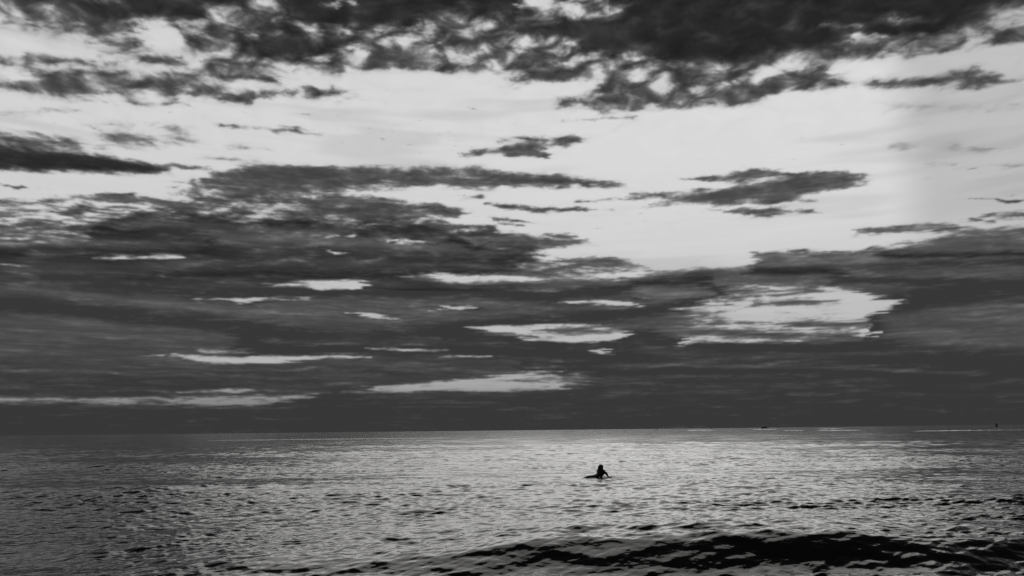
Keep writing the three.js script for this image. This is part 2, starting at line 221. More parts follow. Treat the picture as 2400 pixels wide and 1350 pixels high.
bank(.0, 0.186, 1, 0, [[-28.96, 23.70, 23.24], [-26.63, 24.29, 23.66], [-24.75, 24.72, 24.03], [-24.17, 24.41, 24.14]]);
bank(.75, 0.155, .7, 0, [[-16.63, 23.50, 23.33], [-14.99, 23.94, 23.28], [-13.44, 23.95, 23.41], [-12.61, 23.76, 23.61]]);
bank(-.2, 0.124, 1, 0, [[-12.79, 23.40, 23.00], [-11.54, 23.66, 23.08], [-10.26, 23.45, 23.22]]);
// piled clouds along the top
bank(.45, 0.434, 1, 0, [[-52.10, 28.02, 19.10], [-42.16, 30.44, 22.25], [-35.60, 30.44, 24.27], [-33.25, 31.13, 24.63], [-30.77, 31.79, 24.92], [-28.43, 32.37, 25.49], [-25.97, 32.92, 27.02], [-23.41, 33.43, 27.20], [-21.35, 33.80, 27.19]]);
bank(.05, 0.434, 1.05, 0, [[-21.95, 33.70, 24.29], [-18.92, 34.20, 24.46], [-14.50, 34.78, 24.72], [-9.90, 35.21, 25.83], [-5.17, 35.47, 26.02], [0.33, 35.53, 25.78], [5.13, 35.38, 25.22], [10.52, 34.99, 23.77], [15.10, 34.47, 23.38], [18.03, 31.49, 23.73]]);
bank(1.0, 0.248, .7, 0, [[-31.07, 25.83, 25.46], [-30.22, 26.20, 25.47], [-28.93, 26.24, 25.49], [-27.86, 26.10, 25.59]]);
bank(1.2, 0.310, .5, 44, [[-28.43, 32.37, 26.96], [-26.53, 32.80, 26.92], [-25.13, 33.09, 27.32], [-23.41, 33.43, 27.92], [-20.14, 34.01, 28.57]]);
bank(.3, 0.186, .9, 0, [[-25.44, 26.53, 26.30], [-24.36, 26.96, 26.44], [-23.50, 26.92, 26.63]]);
bank(1.1, 0.279, .7, 0, [[-23.30, 26.08, 25.44], [-22.33, 26.65, 25.43], [-20.89, 26.87, 25.69], [-19.98, 26.51, 26.03]]);
bank(1.1, 0.279, .7, 42, [[-19.80, 26.13, 25.45], [-18.49, 26.84, 25.29], [-16.68, 27.25, 25.60], [-14.81, 27.28, 25.95], [-13.39, 27.02, 26.36]]);
bank(.7, 0.186, .8, 0, [[-22.49, 24.75, 24.32], [-20.78, 25.21, 24.55], [-18.70, 25.14, 24.65]]);
bank(.5, 0.248, .9, 0, [[-17.83, 25.69, 24.81], [-15.37, 25.73, 24.89], [-13.21, 26.65, 25.59], [-11.94, 26.53, 25.69]]);
bank(1.3, 0.310, .5, 40, [[-16.49, 29.64, 28.58], [-14.30, 30.15, 28.27], [-11.48, 32.52, 28.29], [-8.50, 32.73, 28.76], [-6.16, 32.85, 29.25], [-4.47, 32.91, 29.57]]);
bank(.8, 0.279, .8, 0, [[-20.99, 28.56, 27.82], [-19.50, 28.67, 27.72], [-17.98, 28.66, 28.02]]);
bank(-.9, 0.186, .7, 0, [[-13.95, 29.33, 29.22], [-13.01, 29.74, 29.04], [-12.37, 30.06, 29.52]]);
bank(1.2, 0.217, .55, 0, [[-11.09, 25.80, 25.66], [-9.69, 26.62, 25.63], [-8.07, 26.99, 25.75], [-6.43, 26.72, 25.78], [-4.97, 26.05, 25.85]]);
bank(1.1, 0.279, .7, 0, [[-5.62, 28.49, 27.93], [-4.46, 28.97, 27.34], [-3.12, 28.66, 27.20], [-1.62, 27.94, 27.27]]);
bank(1.3, 0.279, .5, 40, [[-3.46, 32.93, 29.54], [-1.42, 32.95, 29.17], [0.44, 31.88, 29.33], [1.09, 30.53, 29.92]]);
bank(-.9, 0.217, .8, 0, [[0.74, 29.85, 29.43], [1.93, 30.24, 29.52], [3.29, 30.74, 29.65]]);
bank(-.8, 0.217, .8, 0, [[-7.11, 29.04, 27.93], [-6.45, 28.93, 27.62], [-5.78, 28.54, 27.87]]);
bank(-.8, 0.186, .8, 0, [[3.59, 29.36, 28.92], [5.59, 29.39, 28.94], [7.59, 29.60, 28.89], [9.57, 29.51, 28.91]]);
bank(1.1, 0.248, .7, 0, [[0.06, 29.05, 28.55], [1.58, 29.42, 28.42], [3.31, 28.93, 28.54]]);
bank(.0, 0.248, 1, 0, [[-4.78, 26.37, 25.51], [-2.79, 26.35, 25.43], [0.19, 26.35, 25.63], [2.86, 26.86, 25.72]]);
bank(1.2, 0.279, .55, 52, [[3.42, 28.26, 28.09], [4.57, 28.83, 27.48], [6.24, 28.83, 26.96], [8.22, 28.73, 26.50], [10.17, 28.52, 26.41], [12.11, 28.35, 26.53]]);
bank(1.0, 0.186, .6, 0, [[0.34, 24.97, 24.73], [1.83, 25.46, 24.88], [3.49, 25.67, 25.04], [4.47, 25.32, 25.06]]);
bank(.95, 0.217, .65, 0, [[4.87, 25.48, 25.25], [6.45, 25.69, 24.60], [7.91, 25.40, 23.36], [9.09, 24.72, 23.05], [9.64, 24.22, 23.18]]);
bank(.85, 0.248, .75, 0, [[4.42, 23.46, 23.17], [6.72, 23.83, 22.72], [8.34, 23.91, 22.63], [10.57, 23.46, 22.59], [13.09, 23.30, 22.61], [16.20, 23.46, 22.41], [17.41, 23.31, 22.44]]);
bank(.5, 0.248, .9, 0, [[9.41, 26.24, 24.24], [13.21, 25.34, 23.50], [16.89, 24.50, 22.91]]);
bank(1.45, 0.434, .6, 38, [[9.86, 35.05, 27.36], [11.85, 34.86, 25.86], [15.10, 34.47, 24.98], [17.00, 34.20, 24.99], [20.09, 33.69, 25.14], [23.06, 33.12, 24.75], [25.90, 32.51, 24.47], [28.08, 31.98, 24.10], [29.89, 29.08, 24.23], [31.39, 28.68, 24.54], [33.33, 28.15, 25.05], [35.95, 29.73, 24.67], [42.46, 29.61, 23.01]]);
bank(.9, 0.186, .7, 0, [[25.41, 25.25, 24.47], [28.59, 24.65, 23.89], [30.35, 24.16, 23.70], [32.83, 24.12, 23.38], [34.45, 23.75, 23.22], [36.21, 23.13, 22.70]]);
bank(.2, 0.186, .9, 0, [[31.35, 24.08, 23.43], [32.76, 23.53, 23.14], [35.07, 23.14, 22.80]]);
bank(-.25, 0.155, .5, 0, [[23.00, 26.61, 26.45], [24.27, 26.45, 26.06], [25.63, 25.98, 25.88]]);
bank(-.2, 0.217, .6, 0, [[26.61, 26.22, 25.87], [27.70, 26.20, 25.59], [29.23, 25.65, 25.30], [29.96, 25.28, 25.18]]);
bank(-.4, 0.155, .7, 0, [[25.71, 25.46, 25.31], [28.35, 24.86, 24.56], [31.12, 24.28, 23.93], [32.81, 23.97, 23.73]]);
bank(.2, 0.186, .9, 0, [[28.52, 23.99, 23.83], [30.30, 23.70, 23.30], [31.75, 23.31, 23.01]]);
bank(1.05, 0.186, .5, 0, [[15.88, 23.24, 22.61], [18.01, 23.32, 22.48], [20.13, 23.73, 22.71], [21.90, 23.93, 22.95], [23.02, 23.64, 23.04], [24.26, 23.05, 22.94]]);
bank(.6, 0.155, .6, 0, [[20.38, 23.22, 22.89], [23.51, 22.82, 22.41], [25.79, 22.34, 22.18]]);
bank(.7, 0.186, .65, 0, [[26.26, 22.23, 22.09], [28.07, 22.18, 21.73], [30.10, 21.95, 21.25], [32.32, 21.87, 20.81], [33.45, 21.27, 20.73], [34.40, 20.64, 20.57]]);
bank(-.04, 0.279, 0, 150, [[27.13, 20.74, 20.47], [29.91, 20.16, 19.85], [34.59, 19.17, 18.77], [40.72, 17.57, 17.30]]);
bank(-.04, 0.279, 0, 150, [[26.88, 18.22, 17.84], [29.65, 17.75, 17.32], [34.30, 16.74, 16.46], [40.43, 15.36, 15.20]]);
bank(-.04, 0.279, 0, 150, [[28.30, 16.78, 16.57], [31.91, 16.06, 15.80], [36.34, 15.28, 15.03]]);

// greys of the air and of the cloud bases by elevation (display values)
const ramp = (list, v) => { let n = 0; while (n < list.length - 2 && list[n + 1][0] < v) n++; return mix(list[n][1], list[n + 1][1], clamp((v - list[n][0]) / (list[n + 1][0] - list[n][0]), 0, 1)); };
const AIR = [[0, 118], [1.5, 132], [2.3, 142], [3.3, 165], [5, 182], [7, 187], [9.5, 192], [12.5, 206], [16, 212], [22, 216], [30, 214], [50, 190], [90, 165]];
const BASE = [[0, 46], [1.2, 52], [3.3, 59], [5.5, 70], [8, 80], [10, 80], [13, 72], [18, 70], [22, 62], [26, 58], [29, 50], [40, 52], [90, 60]];
const sky = new Float32Array(SKY_W * SKY_H * 4);
for (let j = 0; j < SKY_H; j++) {
  const el = ((j + 0.5) / SKY_H - 0.5) * 180;
  for (let i = 0; i < SKY_W; i++) {
    const k = (j * SKY_W + i) * 4;
    sky[k + 3] = 1;
    if (el < 0) { sky[k] = sky[k + 1] = sky[k + 2] = 0.05; continue; }
    let az = (i + 0.5) / DEG - 90; if (az > 180) az -= 360;
    const near = smooth(45.5, 40, Math.abs(az)) * smooth(35.5, 31, el);
    const detail = near > 0;
    // two kinds of cloud texture: heaped overhead, drawn out into streaks lower down
    const heap = smooth(15, 23, el), oct = detail ? 6 : 4;
    const wrap = Math.abs(az) > 170 ? (180 - Math.abs(az)) / 10 : 1;      // fades the pattern where azimuth 180 meets -180
    const wx = 0.8 * noise(az * 0.4 + 5, el * 0.9), wy = 0.5 * noise(az * 0.4 + 55, el * 0.9 + 8);
    let n = 0, m = 0;
    if (heap > 0) {
      n += heap * (0.62 * billow((az + wx) * 0.30 + 11, (el + wy) * 0.62, oct, 0.46) + 0.5 * fbm((az + wx) * 0.42 + 71, (el + wy) * 0.85 + 3, oct, 0.63));
      m += heap * fbm((az + wx) * 0.5 + 31, (el + wy) * 0.95 + 13, 5);
    }
    if (heap < 1) {
      const ev = 16 * Math.log(1 + el / 6);              // streaks draw closer together towards the horizon
      n += (1 - heap) * (0.85 * fbm((az + wx * 0.8) * mix(0.2, 0.36, smooth(9, 15, el)) + 2, (ev + wy * 0.6) * 1.55 + 29, oct, 0.6) + 0.3 * billow(az * 0.8, ev * 3.4, 4) + 0.42 * fbm(az * 0.55 + wx + 7, ev * 6.5 + wy * 2 + 3, 4, 0.6));
      m += (1 - heap) * (0.6 * fbm(az * 0.055 + wx * 0.1 + 31, (ev + wy * 0.5) * 0.8 + 13, 4) + 0.6 * fbm(az * 0.09 + wx * 0.1 + 87, ev * 2.2 + wy * 0.5, 4, 0.6));
    }
    n *= wrap; m *= wrap;
    // the rest of the sky: the same broken deck goes round the horizon and overhead
    let d = 1.75 - 0.45 * smooth(9, 19, el) - 0.75 * smooth(18.5, 24, el) + 1.0 * smooth(38, 50, el) + 0.8 * smooth(4, 10, az) * smooth(27, 21, az) * smooth(22, 28, el) - 0.65 * (1 - smooth(4, 10, az) * smooth(27, 21, az)) * smooth(28, 30, el) * smooth(46, 40, el)  + 0.5 * wrap * noise(az * 0.06 + 40, el * 0.16), gain = 0.75, own = 0;
    if (detail) {
      const bi = Math.floor((az - AZ0) * DEG), bj = Math.floor(el * DEGV);
      if (bi >= 0 && bi < CW && bj < CH) { const b = bj * CW + bi; d = mix(d, bankD[b], near); gain = mix(gain, bankGain[b], near); own = bankTone[b] * near; }
    }
    const thick = d + (0.35 + gain + 0.55 * Math.exp(-((d + 0.1) ** 2) / 0.25)) * n * 1.7;
    const fleck = detail && d < -0.6 ? smooth(0.22, 0.75, fbm(az * 0.8 + wx + 61, el * 4.2 + wy * 2 + 17, 4, 0.6)) * smooth(-0.05, 0.35, fbm(az * 0.09 + 15, el * 0.3 + 44, 2)) * smooth(9, 13, el) : 0;
    const tau = mix(0.40, 0.52, heap) * Math.log(1 + Math.exp((thick + 0.12 + 1.15 * fleck) / mix(0.18, 0.24, heap)));
    const cover = 1 - Math.exp(-tau * 0.9);
    const air = ramp(AIR, el) * (1 + 0.02 * m - 0.06 * smooth(0.1, 0.5, fbm(az * 0.05 + 9, el * 0.5 + 70, 3))) * (1 - 0.12 * smooth(26, 29.5, az) * smooth(10, 14, el)) * (0.985 + 0.03 * smooth(-30, 25, az) - 0.05 * smooth(60, 150, Math.abs(az)));
    let base = ramp(BASE, el);
    if (own > 0) base = mix(base, own, clamp(own / 40, 0, 1));
    const fine = detail ? fbm(az * mix(0.35, 0.6, heap) + wx * 0.8 + 19, el * mix(5, 1.6, heap) + wy * 1.5, 5, 0.6) : 0;
    base *= 1 + 0.26 * mix(0.6, 1, smooth(6, 14, el)) * m - 0.12 * clamp(thick - 0.8, -0.6, 0.8) + 0.10 * mix(0.55, 1, smooth(6, 14, el)) * fine;
    const grey = mix(air, base, cover);
    const L = toLinear(clamp(grey, 8, 235));
    sky[k] = L * 0.997; sky[k + 1] = L * 1.002; sky[k + 2] = L * 0.997;
  }
}
const skyTexture = new THREE.DataTexture(sky, SKY_W, SKY_H, THREE.RGBAFormat, THREE.FloatType);
skyTexture.mapping = THREE.EquirectangularReflectionMapping;
skyTexture.magFilter = skyTexture.minFilter = THREE.LinearFilter;
skyTexture.needsUpdate = true;
scene.background = skyTexture;
scene.environment = skyTexture;

// ---------------------------------------------------------------- sea
// ripples and waves: crests lie mostly across the view, running towards the shore
const waves = [];
{
  const r = random(2024);
  for (let i = 0; i < 110; i++) {
    const t = i / 109, length = 0.16 * Math.pow(9 / 0.16, t) * (0.92 + 0.16 * r());
    const spread = mix(85, 28, t) * rad, dir = (r() + r() - 1) * spread + 4 * rad;
    const slope = 0.021 * (length < 0.7 ? 1.65 : length < 2 ? 0.85 : 0.45);
    const k = 2 * Math.PI / length;
    waves.push({ length, k, kx: Math.sin(dir) * k, kz: Math.cos(dir) * k, dx: Math.sin(dir), dz: Math.cos(dir), a: slope / k, phase: r() * 6.283 });
  }
}
// how ruffled the water is: gusts ruffle it in long streaks, slicks calm it
function ruffle(x, z) {
  const g = fbm(x * 0.02 + 4, z * 0.055 + 8, 3) + 0.6 * fbm(x * 0.09 + 50, z * 0.3, 3);
  return clamp(1 + 1.5 * g, 0.4, 2.2);
}
// swells rolling in: [distance of the crest, width of the face, width of the back, height, azimuth it leans to, where it is highest, how long it is, amount of wobble]
const SWELLS = [
  { at: 15.9, face: 1.12, back: 5.5, high: 0.62, lean: -0.03, mid: 6, long: 10.5, wob: 0.3 },
  { at: 18.6, face: 1.0, back: 2.5, high: 0.20, lean: -0.02, mid: 6, long: 9, wob: 0.7 },
  { at: 15.0, face: 0.9, back: 1.6, high: 0.12, lean: 0.02, mid: -5, long: 6, wob: 0.5 },
  { at: 21.5, face: 1.0, back: 2.5, high: 0.12, lean: 0.01, mid: -4, long: 9, wob: 0.6 },
  { at: 37.5, face: 1.3, back: 4, high: 0.17, lean: -0.02, mid: -14, long: 16, wob: 0.8 },
  { at: 35.8, face: 1.2, back: 4, high: 0.12, lean: 0.0, mid: 9, long: 8, wob: 0.8 },
  { at: 58, face: 3.5, back: 6, high: 0.16, lean: 0.0, mid: 22, long: 16, wob: 1.2 },
];
function swell(x, z) {
  let h = 0;
  for (const s of SWELLS) {
    const d = -z - (s.at + s.lean * x + s.wob * noise(x * 0.13 + s.at, 3.3) + s.wob * 0.4 * noise(x * 0.5 + s.at, 9.1));
    if (d < -s.face * 1.6 || d > s.back * 2.2) continue;
    const u = (x - s.mid) / s.long, grow = Math.exp(-u * u) * (0.92 + 0.3 * noise(x * 0.22 + s.at * 3, 1.7));
    const w = d < 0 ? smooth(-s.face * 1.2, 0.12 * s.face, d) : 1 - smooth(-0.15 * s.back, s.back * 1.6, d);
    h += s.high * grow * w;
  }
  return h;
}
function water(x, z, finest, out) {                     // displaced point and slopes
  const e = 0.06, b = z > -90 ? swell(x, z) : 0;
  let bx = 0, bz = 0;
  if (z > -90) { bx = (swell(x + e, z) - b) / e; bz = (swell(x, z + e) - b) / e; }
  const rf = ruffle(x, z) * (1 - 0.52 * smooth(0.06, 0.3, -bz));           // the steep face of a swell is smoother
  let h = 0, ox = 0, oz = 0, sx = 0, sz = 0;
  for (const w of waves) {
    const keep = smooth(finest, finest * 1.8, w.length);
    if (keep <= 0) continue;
    const a = w.a * keep * (w.length < 3 ? rf : 0.7 + 0.3 * rf), p = w.kx * x + w.kz * z + w.phase, c = Math.cos(p), s = Math.sin(p);
    h += a * c; ox -= 0.75 * a * w.dx * s; oz -= 0.75 * a * w.dz * s; sx -= a * w.kx * s; sz -= a * w.kz * s;
  }
  sx += bx; sz += bz;
  out.x = x + ox; out.z = z + oz; out.y = h + b; out.sx = sx; out.sz = sz;
  return out;
}
function ripplePattern(size, metres, shortest, longest, seed, count, slope) {   // a tile of small ripples: heights in metres
  const r = random(seed), h = new Float32Array(size * size);
  for (let n = 0; n < count; n++) {
    const length = shortest * Math.pow(longest / shortest, r()), dir = (r() + r() - 1) * 70 * rad;
    const kx = Math.round(metres / length * Math.sin(dir)), ky = Math.round(metres / length * Math.cos(dir));
    const k = Math.hypot(kx, ky) * 2 * Math.PI / metres; if (!k) continue;
    const a = slope * Math.sqrt(2 / count) / k, ph = r() * 6.283;
    const cx = new Float32Array(size), sx = new Float32Array(size);
    for (let i = 0; i < size; i++) { const p = 2 * Math.PI * kx * i / size; cx[i] = Math.cos(p); sx[i] = Math.sin(p); }
    for (let j = 0; j < size; j++) {
      const q = 2 * Math.PI * ky * j / size + ph, c = a * Math.cos(q), s = a * Math.sin(q), row = j * size;
      for (let i = 0; i < size; i++) h[row + i] += c * cx[i] - s * sx[i];
    }
  }
  return h;
}
const FINE = { size: 1024, metres: 7.3 }, BROAD = { size: 1024, metres: 23.7 };
let bumpMap, bumpScale, normalMap;
{
  const h = ripplePattern(FINE.size, FINE.metres, 0.05, 0.4, 5, 120, 0.045);
  let lo = 1e9, hi = -1e9; for (const v of h) { lo = Math.min(lo, v); hi = Math.max(hi, v); }
  const px = new Float32Array(h.length * 4); bumpScale = hi - lo;
  for (let i = 0; i < h.length; i++) { const v = (h[i] - lo) / bumpScale; px[i * 4] = px[i * 4 + 1] = px[i * 4 + 2] = v; px[i * 4 + 3] = 1; }
  bumpMap = new THREE.DataTexture(px, FINE.size, FINE.size, THREE.RGBAFormat, THREE.FloatType);
  const g = ripplePattern(BROAD.size, BROAD.metres, 0.35, 2.4, 9, 120, 0.035), n4 = new Float32Array(g.length * 4), S = BROAD.size, st = 2 * BROAD.metres / S;
  for (let j = 0; j < S; j++) for (let i = 0; i < S; i++) {
    const gx = (g[j * S + (i + 1) % S] - g[j * S + (i + S - 1) % S]) / st, gy = (g[((j + 1) % S) * S + i] - g[((j + S - 1) % S) * S + i]) / st, l = Math.hypot(gx, gy, 1), k = (j * S + i) * 4;
    n4[k] = 0.5 - gx / l / 2; n4[k + 1] = 0.5 - gy / l / 2; n4[k + 2] = 0.5 + 0.5 / l; n4[k + 3] = 1;
  }
  normalMap = new THREE.DataTexture(n4, S, S, THREE.RGBAFormat, THREE.FloatType);
}
for (const [t, m, turn] of [[bumpMap, FINE.metres, 0.12], [normalMap, BROAD.metres, -0.07]]) {
  t.wrapS = t.wrapT = THREE.RepeatWrapping; t.magFilter = THREE.LinearFilter; t.repeat.set(1 / m, 1 / m); t.rotation = turn; t.needsUpdate = true;
}
const seaMaterial = new THREE.MeshPhysicalMaterial({ color: new THREE.Color(0.003, 0.0034, 0.0034), roughness: 0.11, ior: 1.36, bumpMap, bumpScale, normalMap, normalScale: new THREE.Vector2(1, 1) });
{
  const rows = []; let d = 1.5;
  while (d < 26000) { rows.push(d); d *= 1 + (d < 8 ? 0.03 : d < 90 ? 0.0022 : d < 150 ? 0.003 : d < 600 ? 0.006 : 0.02); }
  const half = 40, cols = 2 * half / (0.0023 / rad), cn = Math.round(cols), azs = [];
  for (let i = 0; i <= cn; i++) azs.push(-half + 2 * half * i / cn);
  const pos = [], nor = [], uv = [], idx = [], o = {};
  for (let j = 0; j < rows.length; j++) {
    const D = rows[j], step = j ? D - rows[j - 1] : 0.05, finest = Math.max(step * 2.3, D * 0.0023 * 1.4);
    for (const az of azs) {
      const x0 = Math.tan(az * rad) * D, z0 = -D;
      if (finest < 9) water(x0, z0, finest, o); else { o.x = x0; o.z = z0; o.y = 0; o.sx = o.sz = 0; }
      const l = Math.hypot(o.sx, 1, o.sz);
      pos.push(o.x, o.y, o.z); nor.push(-o.sx / l, 1 / l, -o.sz / l); uv.push(o.x, -o.z);
    }
  }
  const W = azs.length;
  for (let j = 0; j < rows.length - 1; j++) for (let i = 0; i < W - 1; i++) { const a = j * W + i; idx.push(a, a + 1, a + W + 1, a, a + W + 1, a + W); }
  // the rest of the sea, all round
  const base = pos.length / 3, ring = [[rows[0], 0], [40, 0], [26000, 0]];
  const A0 = half, A1 = 360 - half, N = 60;
  for (const [D] of ring) for (let i = 0; i <= N; i++) {
    const az = mix(A0, A1, i / N), e = i === 0 || i === N ? D / Math.cos(half * rad) : D;
    const x = Math.sin(az * rad) * e, z = -Math.cos(az * rad) * e;
    pos.push(x, -0.02, z); nor.push(0, 1, 0); uv.push(x, -z);
  }
  for (let j = 0; j < ring.length - 1; j++) for (let i = 0; i < N; i++) { const a = base + j * (N + 1) + i; idx.push(a, a + 1, a + N + 2, a, a + N + 2, a + N + 1); }
  const g = new THREE.BufferGeometry();
  g.setAttribute('position', new THREE.Float32BufferAttribute(pos, 3)); g.setAttribute('normal', new THREE.Float32BufferAttribute(nor, 3)); g.setAttribute('uv', new THREE.Float32BufferAttribute(uv, 2));
  g.setIndex(idx);
  // long low swells far out, whose tilted faces catch the bright part of the sky
  const far = [[26.4, 34.8, 400, 0.40, 3], [20.7, 23.4, 560, 0.42, 8], [20.8, 22.3, 1000, 0.6, 12], [16.6, 18.2, 1150, 0.62, 16], [12.2, 14.0, 1000, 0.7, 21], [18.6, 19.9, 640, 0.36, 25], [-22, -4, 300, 0.22, 31]].map(([az0, az1, depth, high, seed]) => {
    const n = Math.max(60, Math.round((az1 - az0) * 60)), P = [], U = [], I = [], M = 9;
    for (let i = 0; i <= n; i++) {
      const t = i / n, az = mix(az0, az1, t), x = Math.tan(az * rad) * depth, mid = -depth * (1 + 0.006 * noise(t * 5 + seed, 2));
      const top = high * Math.pow(Math.sin(Math.PI * clamp(t, 0.001, 0.999)), 0.4) * clamp(1 + 0.45 * fbm(t * n * 0.03 + seed, 5, 3), 0, 1.5), len = high / 0.165;
      for (let k = 0; k < M; k++) { const u = k / (M - 1), y = u < 0.7 ? smooth(-0.1, 0.8, u) : smooth(1.15, 0.62, u); P.push(x, -0.16 + (top + 0.16) * y, mid + len * (0.7 - u * 1.4)); U.push(x, -mid - len * (0.7 - u * 1.4)); }
    }
    for (let i = 0; i < n; i++) for (let k = 0; k < M - 1; k++) { const a = i * M + k; I.push(a, a + M, a + 1, a + 1, a + M, a + M + 1); }
    const r = new THREE.BufferGeometry(); r.setAttribute('position', new THREE.Float32BufferAttribute(P, 3)); r.setAttribute('uv', new THREE.Float32BufferAttribute(U, 2)); r.setIndex(I); r.computeVertexNormals(); return r;
  });
  const whole = mergeGeometries([g, ...far]);
  const sea = new THREE.Mesh(whole, seaMaterial); sea.name = 'sea'; sea.userData = { kind: 'structure', label: 'dark rippled sea reaching to the horizon under the cloudy sky' };
  sea.receiveShadow = true; scene.add(sea);
}

// ---------------------------------------------------------------- helpers for things
function thing(name, label, category, [x, y, z], turn = 0, group) {
  const o = new THREE.Group(); o.name = name; o.position.set(x, y, z); o.rotation.y = turn; o.userData = { label, category };
  if (group) o.userData.group = group;
  scene.add(o); return o;
}
function part(name, geometry, material, parent) {
  const m = new THREE.Mesh(geometry, material); m.name = name; m.castShadow = m.receiveShadow = true; parent.add(m); return m;
}
const moved = (g, x, y, z, rx = 0, ry = 0, rz = 0) => g.applyMatrix4(new THREE.Matrix4().compose(new THREE.Vector3(x, y, z), new THREE.Quaternion().setFromEuler(new THREE.Euler(rx, ry, rz)), new THREE.Vector3(1, 1, 1)));
const plain = (c, roughness = 0.6) => new THREE.MeshStandardMaterial({ color: new THREE.Color(c, c, c), roughness });
// a skin over tapered bones [ax, ay, az, bx, by, bz, ra, rb], joined smoothly
function flesh(bones, centre, half, cells, blend) {
  const mc = new MarchingCubes(cells, new THREE.MeshBasicMaterial(), false, false, 400000);
  mc.isolation = 0;
  const n = mc.size, f = mc.field;
  const pre = bones.map(([ax, ay, az, bx, by, bz, ra, rb]) => ({ ax, ay, az, dx: bx - ax, dy: by - ay, dz: bz - az, ra, rb, q: 1 / Math.max(1e-9, (bx - ax) ** 2 + (by - ay) ** 2 + (bz - az) ** 2) }));
  for (let k = 0; k < n; k++) for (let j = 0; j < n; j++) for (let i = 0; i < n; i++) {
    const x = centre[0] + half * ((i - n / 2) / (n / 2)), y = centre[1] + half * ((j - n / 2) / (n / 2)), z = centre[2] + half * ((k - n / 2) / (n / 2));
    let d = 1e3;
    for (const b of pre) {
      const px = x - b.ax, py = y - b.ay, pz = z - b.az, t = clamp((px * b.dx + py * b.dy + pz * b.dz) * b.q, 0, 1);
      const e = Math.hypot(px - t * b.dx, py - t * b.dy, pz - t * b.dz) - mix(b.ra, b.rb, t);
      const h = clamp(0.5 + 0.5 * (d - e) / blend, 0, 1);
      d = mix(d, e, h) - blend * h * (1 - h);
    }
    f[i + j * n + k * n * n] = -d;
  }
  mc.update();
  const p = mc.positionArray.slice(0, mc.count * 3), g = new THREE.BufferGeometry(), nn = mc.normalArray.slice(0, mc.count * 3);
  for (let i = 0; i < p.length; i += 3) for (let a = 0; a < 3; a++) p[i + a] = centre[a] + half * p[i + a];
  g.setAttribute('position', new THREE.BufferAttribute(p, 3)); g.setAttribute('normal', new THREE.BufferAttribute(nn, 3));
  return g;
}

// ---------------------------------------------------------------- the surfer, propped up on the board
const SURF = { x: 4.55, z: -43.6, turn: 40 * rad };
const level = (() => { let s = 0, n = 0; const o = {}; for (let i = -4; i <= 4; i++) for (let j = -2; j <= 2; j++) { water(SURF.x + i * 0.25, SURF.z + j * 0.2, 0.6, o); s += o.y; n++; } return s / n; })();
{
  // board: outline, rocker and thickness along its length
  const L = 2.6, N = 40, M = 14, pos = [], idx = [];
  for (let i = 0; i <= N; i++) {
    const t = i / N, x = (t - 0.5) * L, wide = 0.265 * Math.pow(Math.sin(Math.PI * clamp(t * 0.93 + 0.06, 0, 1)), 0.62) * (1 - 0.35 * smooth(0.72, 1, t)) * (t > 0.985 ? 0.25 : 1);
    const rise = 0.05 * Math.pow(smooth(0.55, 1.0, t), 1.6) + 0.03 * smooth(0.25, 0, t), thick = 0.034 * Math.pow(Math.sin(Math.PI * clamp(0.06 + 0.9 * t, 0, 1)), 0.5);
    for (let j = 0; j < M; j++) { const a = j / M * 2 * Math.PI, c = Math.cos(a), s = Math.sin(a); pos.push(x, rise + thick * Math.sign(s) * Math.pow(Math.abs(s), 0.7), wide * Math.sign(c) * Math.pow(Math.abs(c), 0.75)); }
  }
  for (let i = 0; i < N; i++) for (let j = 0; j < M; j++) { const a = i * M + j, b = i * M + (j + 1) % M; idx.push(a, b, b + M, a, b + M, a + M); }
  for (const [row, flip] of [[0, 1], [N, 0]]) { const c = pos.length / 3; let y = 0; for (let j = 0; j < M; j++) y += pos[(row * M + j) * 3 + 1] / M; pos.push(pos[row * M * 3], y, 0); for (let j = 0; j < M; j++) { const a = row * M + j, b = row * M + (j + 1) % M; flip ? idx.push(c, b, a) : idx.push(c, a, b); } }
  const g = new THREE.BufferGeometry(); g.setAttribute('position', new THREE.Float32BufferAttribute(pos, 3)); g.setIndex(idx); g.computeVertexNormals();
  const board = thing('surfboard', 'dark surfboard low in the water under the lying person', 'surfboard', [SURF.x, level + 0.015, SURF.z], SURF.turn);
  part('board', g, plain(0.015, 0.5), board);
  for (const [x, z] of [[-1.10, 0], [-0.96, 0.12], [-0.96, -0.12]]) {
    const s = new THREE.Shape(); s.moveTo(0, 0); s.quadraticCurveTo(-0.03, -0.09, -0.10, -0.12); s.quadraticCurveTo(-0.075, -0.05, -0.085, 0); s.closePath();
    part('fin', moved(new THREE.ExtrudeGeometry(s, { depth: 0.006, bevelEnabled: true, bevelSize: 0.002, bevelThickness: 0.002, bevelSegments: 1 }), x + 0.04, 0.005, z - 0.003), plain(0.015, 0.4), board);
  }
}
